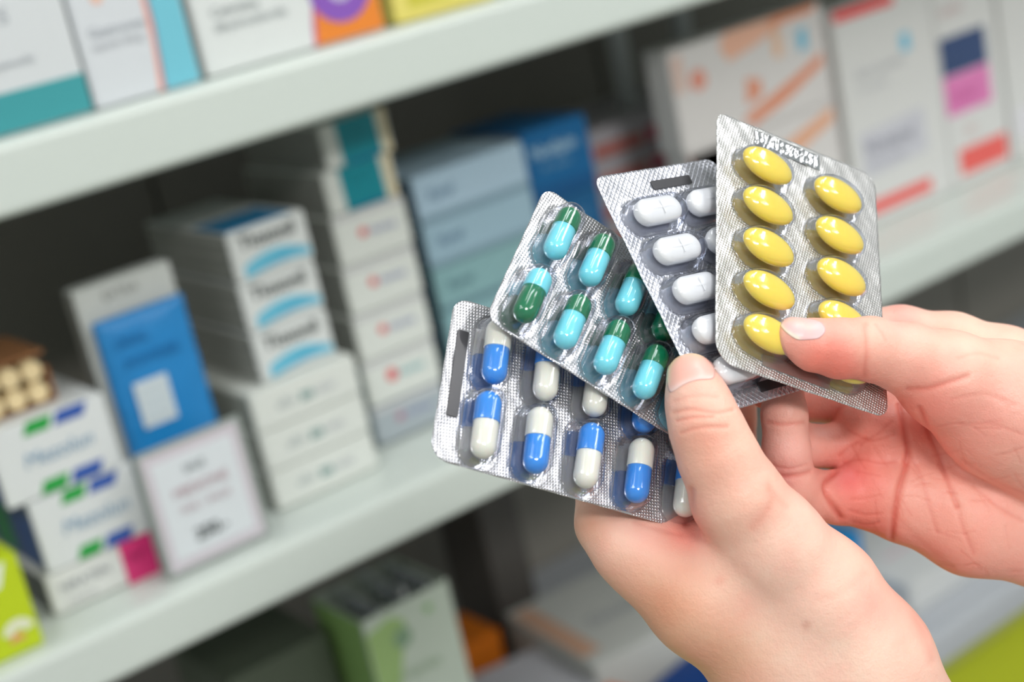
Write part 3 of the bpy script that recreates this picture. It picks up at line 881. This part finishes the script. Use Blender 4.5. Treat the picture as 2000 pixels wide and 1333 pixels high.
class Field:
    """smooth union of round cones, evaluated anywhere"""
    def __init__(self):
        self.prims = []       # (a, b, ra, rb, k, group)
    def chain(self, pts, k=10, k0=None, squash=None):
        P = []
        for p in pts:
            c, s = c3(*p[:3])
            P.append((c, p[3] * s))
        for i in range(len(P) - 1):
            kk = (k0 if (i == 0 and k0 is not None) else k) / SPX
            self.prims.append((P[i][0], P[i + 1][0], P[i][1], P[i + 1][1], kk))
        return self
    def bounds(self, pad=2.0):
        lo = np.min([np.minimum(a - ra, b - rb) for a, b, ra, rb, k in self.prims], axis=0) - pad
        hi = np.max([np.maximum(a + ra, b + rb) for a, b, ra, rb, k in self.prims], axis=0) + pad
        return lo, hi
    def seg(self, X, pr):
        a, b, ra, rb, k = pr
        ba = b - a
        t = np.clip(((X - a) @ ba) / max(1e-9, ba @ ba), 0, 1)
        d = np.sqrt((((X - a) - t[..., None] * ba) ** 2).sum(-1))
        return d - (ra + (rb - ra) * t)
    @staticmethod
    def smin(a, b, k):
        h = np.maximum(k - np.abs(a - b), 0) / k
        return np.minimum(a, b) - h * h * k * 0.25
    def at(self, X):
        d = np.full(X.shape[:-1], 30.0)
        for pr in self.prims:
            d = self.smin(d, self.seg(X, pr), max(pr[4], 0.3))
        return d
    def grid(self, step, clip=None):
        lo, hi = self.bounds()
        if clip is not None:
            lo, hi = np.maximum(lo, clip[0]), np.minimum(hi, clip[1])
        n = np.ceil((hi - lo) / step).astype(int) + 1
        G = np.full(n, 30.0, np.float32)
        ax = [lo[i] + step * np.arange(n[i]) for i in range(3)]
        for pr in self.prims:
            a, b, ra, rb, k = pr
            pad = k + 3 * step + 1
            l = np.minimum(a - ra, b - rb) - pad
            h_ = np.maximum(a + ra, b + rb) + pad
            i0 = np.maximum(0, np.floor((l - lo) / step).astype(int))
            i1 = np.minimum(n, np.ceil((h_ - lo) / step).astype(int) + 1)
            if (i1 <= i0).any():
                continue
            sl = tuple(slice(i0[i], i1[i]) for i in range(3))
            xs, ys, zs_ = (ax[i][i0[i]:i1[i]].astype(np.float32) for i in range(3))
            ba = (b - a).astype(np.float32)
            dx, dy, dz = xs[:, None, None] - a[0], ys[None, :, None] - a[1], zs_[None, None, :] - a[2]
            t = np.clip((dx * ba[0] + dy * ba[1] + dz * ba[2]) / max(1e-9, float(ba @ ba)), 0, 1)
            d = np.sqrt((dx - t * ba[0]) ** 2 + (dy - t * ba[1]) ** 2 + (dz - t * ba[2]) ** 2) - (ra + (rb - ra) * t)
            G[sl] = self.smin(G[sl], d.astype(np.float32), max(k, 0.3))
        return G, lo

def surface_nets(G, lo, step):
    s = G < 0
    nx, ny, nz = G.shape
    corners = [(i, j, k) for i in (0, 1) for j in (0, 1) for k in (0, 1)]
    cnt = np.zeros((nx - 1, ny - 1, nz - 1), np.int8)
    for (i, j, k) in corners:
        cnt += s[i:nx - 1 + i, j:ny - 1 + j, k:nz - 1 + k]
    act = (cnt > 0) & (cnt < 8)
    idx = np.argwhere(act)
    num = np.full(act.shape, -1, np.int32)
    num[act] = np.arange(len(idx))
    acc = np.zeros((len(idx), 3)); c = np.zeros(len(idx))
    for a in corners:
        for ax in range(3):
            if a[ax] == 0:
                b = list(a); b[ax] = 1
                va = G[idx[:, 0] + a[0], idx[:, 1] + a[1], idx[:, 2] + a[2]]
                vb = G[idx[:, 0] + b[0], idx[:, 1] + b[1], idx[:, 2] + b[2]]
                m = (va < 0) != (vb < 0)
                t = np.where(m, va / np.where(m, va - vb, 1), 0)
                p = np.tile(np.array(a, float), (len(idx), 1)); p[:, ax] += t
                acc[m] += p[m]; c[m] += 1
    V = lo + step * (idx + acc / c[:, None])
    Q = []
    for ax in range(3):
        o1, o2 = (ax + 1) % 3, (ax + 2) % 3
        sl0 = [slice(1, -1)] * 3; sl1 = [slice(1, -1)] * 3
        sl0[ax] = slice(0, -1); sl1[ax] = slice(1, None)
        sa, sb = s[tuple(sl0)], s[tuple(sl1)]
        e = np.argwhere(sa != sb)
        off = np.ones(3, int); off[ax] = 0
        e2 = e + off
        flip = sa[tuple(e.T)]
        d1 = np.zeros(3, int); d1[o1] = 1
        d2 = np.zeros(3, int); d2[o2] = 1
        q = np.stack([num[tuple((e2 - d1 - d2).T)], num[tuple((e2 - d2).T)], num[tuple(e2.T)], num[tuple((e2 - d1).T)]], 1)
        q[~flip] = q[~flip][:, ::-1]
        Q.append(q)
    Q = np.concatenate(Q)
    Q = Q[(Q >= 0).all(1)]
    return V, Q

def relax(V, Q, it=3, lam=0.5):
    n = len(V)
    e = np.concatenate([Q[:, [0, 1]], Q[:, [1, 2]], Q[:, [2, 3]], Q[:, [3, 0]]])
    for _ in range(it):
        A = np.zeros((n, 3)); c = np.zeros(n)
        for i in range(3):
            A[:, i] = np.bincount(e[:, 0], V[e[:, 1], i], n) + np.bincount(e[:, 1], V[e[:, 0], i], n)
        c = np.bincount(e[:, 0], minlength=n) + np.bincount(e[:, 1], minlength=n)
        V = V + lam * (A / c[:, None] - V)
    return V

def vnormals(V, Q):
    nf = np.cross(V[Q[:, 2]] - V[Q[:, 0]], V[Q[:, 3]] - V[Q[:, 1]])
    N = np.zeros_like(V)
    for c in range(4):
        for i in range(3):
            N[:, i] += np.bincount(Q[:, c], nf[:, i], len(V))
    return N / np.maximum(1e-9, np.linalg.norm(N, axis=1))[:, None]

def to_px(V):
    return np.stack([1000 + F * V[:, 0] / V[:, 2], 666.5 + F * V[:, 1] / V[:, 2]], 1)

def poly_dist(P, line):
    d = np.full(len(P), 1e9)
    L = np.array(line, float)
    for a, b in zip(L[:-1], L[1:]):
        ba = b - a
        t = np.clip(((P - a) @ ba) / (ba @ ba), 0, 1)
        d = np.minimum(d, np.linalg.norm(P - a - t[:, None] * ba, axis=1))
    return d

def smooth_line(pts, n=6):
    P = np.array(pts, float)
    if len(P) < 3:
        return P
    out = []
    Pp = np.vstack([2 * P[0] - P[1], P, 2 * P[-1] - P[-2]])
    for i in range(1, len(Pp) - 2):
        for t in np.arange(n) / n:
            a, b, c, d = Pp[i - 1:i + 3]
            out.append(0.5 * (2 * b + (c - a) * t + (2 * a - 5 * b + 4 * c - d) * t * t + (3 * b - a - 3 * c + d) * t ** 3))
    out.append(P[-1])
    return np.array(out)

def skin_material():
    m = bpy.data.materials.new('skin')
    m.use_nodes = True
    nt = m.node_tree
    N, L = nt.nodes, nt.links
    b = N['Principled BSDF']
    at = N.new('ShaderNodeAttribute'); at.attribute_name = 'tint'
    tc = N.new('ShaderNodeTexCoord')
    n1 = N.new('ShaderNodeTexNoise'); n1.inputs['Scale'].default_value = 90; n1.inputs['Detail'].default_value = 4
    L.new(tc.outputs['Object'], n1.inputs['Vector'])
    mx = N.new('ShaderNodeMix'); mx.data_type = 'RGBA'; mx.blend_type = 'MULTIPLY'; mx.inputs[0].default_value = 1.0
    cr = N.new('ShaderNodeMapRange'); cr.data_type = 'FLOAT'
    cr.inputs['To Min'].default_value = 0.80; cr.inputs['To Max'].default_value = 1.10
    L.new(n1.outputs['Fac'], cr.inputs['Value'])
    cb = N.new('ShaderNodeCombineColor')
    cb.inputs[0].default_value = 1.0
    L.new(cr.outputs[0], cb.inputs[1]); L.new(cr.outputs[0], cb.inputs[2])
    L.new(at.outputs['Color'], mx.inputs[6]); L.new(cb.outputs[0], mx.inputs[7])
    L.new(mx.outputs[2], b.inputs['Base Color'])
    b.inputs['Roughness'].default_value = 0.46
    b.inputs['Specular IOR Level'].default_value = 0.4
    b.inputs['Subsurface Weight'].default_value = 0.22
    b.inputs['Subsurface Radius'].default_value = (1.0, 0.32, 0.2)
    b.inputs['Subsurface Scale'].default_value = 0.004
    vo = N.new('ShaderNodeTexVoronoi'); vo.inputs['Scale'].default_value = 1500
    L.new(tc.outputs['Object'], vo.inputs['Vector'])
    n2 = N.new('ShaderNodeTexNoise'); n2.inputs['Scale'].default_value = 420; n2.inputs['Detail'].default_value = 5
    L.new(tc.outputs['Object'], n2.inputs['Vector'])
    bp = N.new('ShaderNodeBump'); bp.inputs['Strength'].default_value = 0.25; bp.inputs['Distance'].default_value = 0.00025
    L.new(vo.outputs['Distance'], bp.inputs['Height'])
    bp2 = N.new('ShaderNodeBump'); bp2.inputs['Strength'].default_value = 0.35; bp2.inputs['Distance'].default_value = 0.0007
    L.new(n2.outputs['Fac'], bp2.inputs['Height']); L.new(bp2.outputs[0], bp.inputs['Normal'])
    L.new(bp.outputs[0], b.inputs['Normal'])
    return m
SKIN = skin_material()

def nail_material():
    m = bpy.data.materials.new('fingernail')
    m.use_nodes = True
    b = m.node_tree.nodes['Principled BSDF']
    at = m.node_tree.nodes.new('ShaderNodeAttribute'); at.attribute_name = 'tint'
    m.node_tree.links.new(at.outputs['Color'], b.inputs['Base Color'])
    b.inputs['Roughness'].default_value = 0.42
    b.inputs['Coat Weight'].default_value = 0.08
    b.inputs['Subsurface Weight'].default_value = 0.1
    b.inputs['Subsurface Scale'].default_value = 0.002
    return m
NAIL = nail_material()

def build_hand(field, label, base_rgb, tints, creases, nail, step=0.46, zclip=None):
    lo_, hi_ = field.bounds()
    G, lo = field.grid(step)
    V, Q = surface_nets(G, lo, step)
    V = relax(V, Q, 6, 0.5)
    Nn = vnormals(V, Q)
    # orient: field grows outward
    test = field.at(V[:200] + Nn[:200] * 0.8) - field.at(V[:200] - Nn[:200] * 0.8)
    if test.mean() < 0:
        Q = Q[:, ::-1].copy(); Nn = -Nn
    view = V / np.linalg.norm(V, axis=1)[:, None]
    facing = np.clip(-(Nn * view).sum(1) * 3, 0, 1)
    P = to_px(V)
    zpx = (V[:, 2] - Z0) * SPX
    tint = np.tile(np.array(lin(base_rgb)[:3]), (len(V), 1))
    for (x, y, sg, rgb, amt) in tints:
        wgt = amt * np.exp(-(((P - (x, y)) ** 2).sum(1)) / (2 * sg * sg))
        tint = tint * (1 - wgt[:, None]) + np.array(lin(rgb)[:3]) * wgt[:, None]
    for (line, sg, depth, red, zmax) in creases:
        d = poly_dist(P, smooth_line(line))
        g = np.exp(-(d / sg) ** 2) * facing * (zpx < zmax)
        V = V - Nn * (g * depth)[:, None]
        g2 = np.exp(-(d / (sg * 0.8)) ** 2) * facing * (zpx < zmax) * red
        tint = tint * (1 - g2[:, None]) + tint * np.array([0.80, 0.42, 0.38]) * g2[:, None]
    origin = V.mean(0)
    base = c3(*nail['base'])[0]
    root = bpy.data.objects.new('hand', None)
    root.empty_display_size = 0.03
    COL.objects.link(root)
    W = (M @ V.T).T * MM + EYE
    wb = M @ base * MM + EYE
    root.location = wb
    root['label'] = label
    root['category'] = 'hand'
    root['group'] = 'hands of the shopper'
    o = mesh_obj('palm_and_fingers', W - wb, Q.tolist(), SKIN, root, True)
    at = o.data.color_attributes.new('tint', 'FLOAT_COLOR', 'POINT')
    at.data.foreach_set('color', np.concatenate([tint, np.ones((len(V), 1))], 1).astype(np.float32).ravel())
    # nail: fan of rings over the outline, laid on the skin
    ring = smooth_line(nail['outline'] + [nail['outline'][0]], 5)[:-1]
    cen = ring.mean(0)
    pts, lev = [cen], [0.0]
    NR = 12
    for q in range(1, NR + 1):
        for p in ring:
            pts.append(cen + (p - cen) * q / NR); lev.append(q / NR)
    pts, lev = np.array(pts), np.array(lev)
    D = np.stack([(pts[:, 0] - 1000) / F, (pts[:, 1] - 666.5) / F, np.ones(len(pts))], 1)
    D /= np.linalg.norm(D, axis=1)[:, None]
    t = np.full(len(pts), nail['start'])
    for _ in range(60):
        t = t + np.clip(field.at(D * t[:, None]), -2, 2) * 0.8
    S = D * t[:, None]
    e = 0.3
    g = np.stack([field.at(S + np.eye(3)[i] * e) - field.at(S - np.eye(3)[i] * e) for i in range(3)], 1)
    g /= np.linalg.norm(g, axis=1)[:, None]
    up = nail['lift'] * (1 - 0.35 * lev ** 6)
    S1 = S + g * up[:, None]
    S2 = S - g * 0.5
    nr, k = len(ring), len(pts)
    Fc = []
    for i in range(nr):
        Fc.append((0, 1 + i, 1 + (i + 1) % nr))
        for q in range(NR - 1):
            a, b = 1 + q * nr, 1 + (q + 1) * nr
            Fc.append((a + i, b + i, b + (i + 1) % nr, a + (i + 1) % nr))
        a = 1 + (NR - 1) * nr
        Fc.append((a + i, k + i, k + (i + 1) % nr, a + (i + 1) % nr))
    S2r = S2[1 + (NR - 1) * nr:]
    Wn = (M @ np.concatenate([S1, S2r]).T).T * MM + EYE - wb
    on = mesh_obj('thumbnail', Wn, Fc, NAIL, root, True)
    on['label'] = 'unpainted pale pink nail'
    PP = np.concatenate([pts, pts[1 + (NR - 1) * nr:]])
    tn = np.tile(np.array(lin(nail['rgb'])[:3]), (len(PP), 1))
    for (line, sg, rgb, amt) in nail['bands']:
        d = poly_dist(PP, smooth_line(line))
        wgt = amt * np.exp(-(d / sg) ** 2)
        tn = tn * (1 - wgt[:, None]) + np.array(lin(rgb)[:3]) * wgt[:, None]
    at = on.data.color_attributes.new('tint', 'FLOAT_COLOR', 'POINT')
    at.data.foreach_set('color', np.concatenate([tn, np.ones((len(PP), 1))], 1).astype(np.float32).ravel())
    return root

# hand clamping the two capsule packs from the left and below
LH = Field()
LH.chain([(1590, 1170, -130, 125), (1500, 1060, -185, 104), (1440, 972, -225, 88)], k=30)
LH.chain([(1440, 972, -225, 88), (1402, 892, -240, 75), (1378, 832, -246, 68), (1362, 782, -232, 58), (1350, 740, -216, 48)], k=24)
LH.chain([(1668, 1300, -90, 147), (1590, 1170, -130, 125)], k=40)
LH.chain([(1840, 1640, 0, 190), (1745, 1475, -30, 160), (1668, 1300, -90, 147)], k=50)
LH.chain([(1690, 1470, -40, 160), (1530, 1290, -90, 128), (1370, 1170, -140, 100), (1260, 1088, -105, 72), (1180, 1024, -85, 54)], k=60)
LH.chain([(1180, 1024, -85, 54), (1172, 930, -60, 50), (1215, 800, -20, 44), (1262, 700, 20, 38), (1290, 640, 25, 32)], k=20)
LH.chain([(1215, 1066, -125, 50), (1330, 1100, -90, 62), (1440, 1120, -140, 74)], k=50)
# metacarpals and fingers lying behind the packs
LH.chain([(1720, 1450, 60, 128), (1540, 1240, 0, 105), (1380, 1090, -50, 90), (1300, 1010, -50, 62)], k=60)
LH.chain([(1300, 1010, -50, 60), (1280, 900, 10, 50), (1310, 780, 55, 44), (1345, 690, 75, 38), (1360, 640, 75, 32)], k=12)
LH.chain([(1730, 1440, 130, 118), (1570, 1235, 75, 92), (1440, 1080, 20, 76), (1390, 980, 20, 60)], k=60)
LH.chain([(1390, 980, 20, 56), (1370, 880, 80, 46), (1385, 790, 120, 42), (1400, 720, 130, 34)], k=12)
LH.chain([(1730, 1420, 190, 100), (1590, 1225, 140, 78), (1500, 1070, 105, 62), (1470, 980, 100, 52)], k=60)
LH.chain([(1470, 980, 100, 50), (1440, 890, 150, 40), (1440, 820, 190, 36), (1450, 770, 200, 30)], k=12)

PALE, PINK, ROSE = (240, 205, 180), (244, 178, 160), (240, 150, 140)
lh_tints = [(1500, 1150, 320, (240, 190, 168), 0.45), (1250, 1040, 60, (250, 196, 184), 0.7), (1330, 1030, 30, (240, 150, 136), 0.7), (1200, 1120, 60, (232, 186, 158), 0.4), (1360, 880, 60, (238, 178, 150), 0.4),
            (1390, 730, 40, PINK, 0.5), (1310, 800, 30, PINK, 0.3), (1440, 1000, 60, (240, 178, 152), 0.35), (1600, 1000, 80, (246, 206, 190), 0.6),
            (1330, 1250, 120, (226, 160, 120), 0.5), (1620, 1250, 120, (246, 214, 194), 0.6), (1820, 1200, 60, (240, 176, 160), 0.5), (1575, 1222, 7, (200, 130, 110), 0.6),
            (1405, 1135, 7, (220, 140, 120), 0.5), (1500, 1170, 90, (246, 208, 190), 0.5), (1290, 1190, 50, (214, 150, 112), 0.55), (1420, 1300, 60, (216, 152, 114), 0.5), (1150, 1030, 28, (220, 158, 124), 0.5), (1380, 860, 40, (236, 168, 146), 0.5), (1345, 1045, 30, (238, 130, 120), 0.5), (1700, 1180, 40, (244, 180, 166), 0.5), (1480, 980, 40, (240, 186, 166), 0.5)]
lh_cr = [([(1316, 806), (1350, 800), (1400, 806), (1432, 800)], 5, 0.30, 0.4, 60), ([(1322, 822), (1352, 816), (1392, 814)], 4, 0.25, 0.45, 60),
         ([(1330, 846), (1365, 836), (1420, 834)], 5, 0.25, 0.35, 60), ([(1318, 784), (1355, 774), (1400, 776)], 5, 0.15, 0.2, 60),
         ([(1347, 960), (1345, 1000), (1341, 1020)], 9, 0.8, 0.5, 60), ([(1500, 950), (1506, 980), (1490, 1010), (1470, 1030)], 12, 0.15, 0.25, 60),
         ([(1505, 955), (1520, 975), (1535, 990)], 9, 0.1, 0.2, 60), ([(1790, 1190), (1800, 1230), (1822, 1290)], 14, 0.3, 0.2, 60),
         ([(1240, 1020), (1290, 1035), (1330, 1045)], 6, 0.2, 0.2, 60), ([(1690, 1120), (1640, 1160), (1600, 1170)], 12, 0.1, 0.12, 60)]
build_hand(LH, 'hand seen from its thumb side, thumb pressed on the green capsule pack', (244, 202, 184), lh_tints, lh_cr, dict(
    base=(1700, 1330, -60), start=430.0, lift=0.5, rgb=(240, 182, 166),
    outline=[(1303, 742), (1307, 716), (1322, 698), (1346, 690), (1370, 694), (1388, 708), (1395, 724), (1392, 740), (1362, 743), (1336, 752), (1312, 767), (1305, 757)],
    bands=[([(1303, 745), (1307, 716), (1322, 697), (1346, 689), (1372, 694)], 7, (238, 214, 170), 0.9), ([(1312, 766), (1336, 752), (1362, 743), (1392, 740)], 7, (248, 214, 208), 0.8),
           ([(1350, 725), (1380, 728)], 18, (250, 178, 172), 0.5)]))

# hand pinching the yellow pack from the right, palm towards the camera
RH = Field()
RH.chain([(1551, 661, -200, 37), (1590, 674, -190, 50), (1640, 681, -168, 57), (1700, 682, -140, 60)], k=16)
RH.chain([(1700, 682, -140, 60), (1770, 700, -118, 68), (1850, 742, -85, 96), (1960, 800, -35, 135), (2110, 860, 20, 170)], k=20)
# palm
RH.chain([(2260, 980, 180, 190), (2080, 960, 170, 170), (1930, 920, 165, 140), (1800, 850, 180, 95)], k=40)
RH.chain([(2260, 1010, 110, 160), (2060, 1040, 95, 112), (1900, 1015, 88, 106), (1845, 990, 88, 102)], k=30)
RH.chain([(1845, 985, 95, 90), (1770, 975, 85, 84), (1705, 955, 78, 80)], k=22)
RH.chain([(1800, 880, 120, 80), (1730, 850, 110, 78), (1690, 840, 112, 64)], k=26)
RH.chain([(1900, 850, 150, 90), (1800, 770, 160, 80), (1730, 760, 165, 66)], k=30)
# little finger: out of the palm, then up behind the packs
RH.chain([(1705, 975, 70, 60), (1640, 972, 50, 52), (1585, 968, 25, 50)], k=14)
RH.chain([(1585, 968, 25, 50), (1545, 945, -15, 49), (1536, 880, -45, 46), (1532, 810, -52, 44), (1530, 730, -20, 36)], k=12)
# ring finger
RH.chain([(1700, 868, 110, 56), (1640, 872, 105, 44), (1575, 872, 90, 43), (1545, 860, 75, 42)], k=12)
RH.chain([(1545, 860, 75, 42), (1535, 810, 55, 38), (1530, 750, 50, 36), (1525, 690, 50, 30)], k=12)
# middle finger
RH.chain([(1740, 790, 165, 56), (1650, 785, 170, 46), (1560, 780, 150, 43), (1500, 760, 110, 38)], k=12)
RH.chain([(1500, 760, 110, 38), (1510, 700, 80, 34), (1530, 650, 60, 30)], k=12)
# index finger behind the yellow pack
RH.chain([(2080, 800, 160, 120), (1960, 716, 170, 76), (1860, 676, 180, 62), (1760, 655, 190, 54), (1660, 650, 170, 46)], k=26)
RH.chain([(1660, 650, 170, 46), (1600, 640, 120, 40), (1560, 620, 80, 34)], k=12)
rh_tints = [(1650, 715, 45, (236, 96, 84), 0.75), (1590, 700, 30, (242, 130, 112), 0.6), (1720, 650, 60, (244, 196, 174), 0.6), (1850, 660, 80, (244, 200, 180), 0.7),
            (1560, 680, 16, (246, 176, 160), 0.5), (1680, 940, 50, (240, 124, 112), 0.8), (1690, 1040, 45, (232, 110, 96), 0.7), (1655, 930, 22, (242, 120, 130), 0.5),
            (1540, 890, 40, (246, 190, 180), 0.6), (1530, 930, 20, (236, 160, 160), 0.5), (1900, 1000, 90, (246, 178, 160), 0.6), (1850, 1100, 70, (236, 150, 134), 0.5),
            (1930, 830, 70, (240, 160, 146), 0.5), (1810, 800, 60, (238, 138, 124), 0.6), (1950, 650, 60, (246, 206, 184), 0.6), (1700, 850, 60, (226, 120, 104), 0.5),
            (1990, 900, 60, (244, 184, 166), 0.5), (1760, 610, 30, (246, 176, 166), 0.6)]
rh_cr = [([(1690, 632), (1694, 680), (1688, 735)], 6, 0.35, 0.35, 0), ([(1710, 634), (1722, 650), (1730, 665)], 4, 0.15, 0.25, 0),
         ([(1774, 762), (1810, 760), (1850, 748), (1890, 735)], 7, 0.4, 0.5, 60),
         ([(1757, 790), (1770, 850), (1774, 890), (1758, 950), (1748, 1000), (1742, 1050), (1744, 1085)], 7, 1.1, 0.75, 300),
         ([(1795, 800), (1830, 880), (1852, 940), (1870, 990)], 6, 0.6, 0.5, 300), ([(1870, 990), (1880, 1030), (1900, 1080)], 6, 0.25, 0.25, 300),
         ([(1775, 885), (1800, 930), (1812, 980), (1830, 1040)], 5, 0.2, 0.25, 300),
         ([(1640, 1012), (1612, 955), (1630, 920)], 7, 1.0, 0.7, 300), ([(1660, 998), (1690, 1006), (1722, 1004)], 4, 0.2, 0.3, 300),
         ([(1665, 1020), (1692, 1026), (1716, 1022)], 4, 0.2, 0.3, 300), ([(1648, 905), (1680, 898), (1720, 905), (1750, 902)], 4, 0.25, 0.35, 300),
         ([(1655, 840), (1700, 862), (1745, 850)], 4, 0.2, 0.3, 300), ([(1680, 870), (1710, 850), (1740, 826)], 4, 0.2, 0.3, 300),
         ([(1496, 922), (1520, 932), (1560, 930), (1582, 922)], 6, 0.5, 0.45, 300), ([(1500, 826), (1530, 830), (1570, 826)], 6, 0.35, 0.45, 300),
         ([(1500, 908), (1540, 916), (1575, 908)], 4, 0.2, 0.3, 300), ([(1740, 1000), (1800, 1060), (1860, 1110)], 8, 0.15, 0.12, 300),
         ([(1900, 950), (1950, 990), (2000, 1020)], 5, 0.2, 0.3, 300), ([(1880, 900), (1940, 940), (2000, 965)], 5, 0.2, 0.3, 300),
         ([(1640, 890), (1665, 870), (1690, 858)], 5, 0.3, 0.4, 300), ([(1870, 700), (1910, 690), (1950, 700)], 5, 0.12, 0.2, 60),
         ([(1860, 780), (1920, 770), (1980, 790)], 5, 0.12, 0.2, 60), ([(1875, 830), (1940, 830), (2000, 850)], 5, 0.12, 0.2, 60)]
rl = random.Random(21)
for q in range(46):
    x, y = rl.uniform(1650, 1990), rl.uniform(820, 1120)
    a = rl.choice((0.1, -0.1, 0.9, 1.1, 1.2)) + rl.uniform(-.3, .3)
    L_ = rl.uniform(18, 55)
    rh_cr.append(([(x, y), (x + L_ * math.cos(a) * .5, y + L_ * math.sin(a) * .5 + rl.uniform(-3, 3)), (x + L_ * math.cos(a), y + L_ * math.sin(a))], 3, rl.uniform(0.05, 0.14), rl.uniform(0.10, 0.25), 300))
build_hand(RH, 'hand with open reddish palm, thumb pinching the yellow tablet pack from the right', (243, 184, 168), rh_tints, rh_cr, dict(
    base=(1990, 940, 60), start=420.0, lift=0.3, rgb=(236, 190, 190),
    outline=[(1519, 623), (1524, 636), (1538, 652), (1558, 664), (1580, 664), (1600, 661), (1611, 650), (1611, 640), (1602, 630), (1580, 624), (1550, 620), (1532, 618)],
    bands=[([(1520, 626), (1532, 645), (1558, 662)], 5, (250, 232, 214), 0.95), ([(1535, 624), (1560, 630), (1580, 640)], 10, (244, 196, 180), 0.5)]))
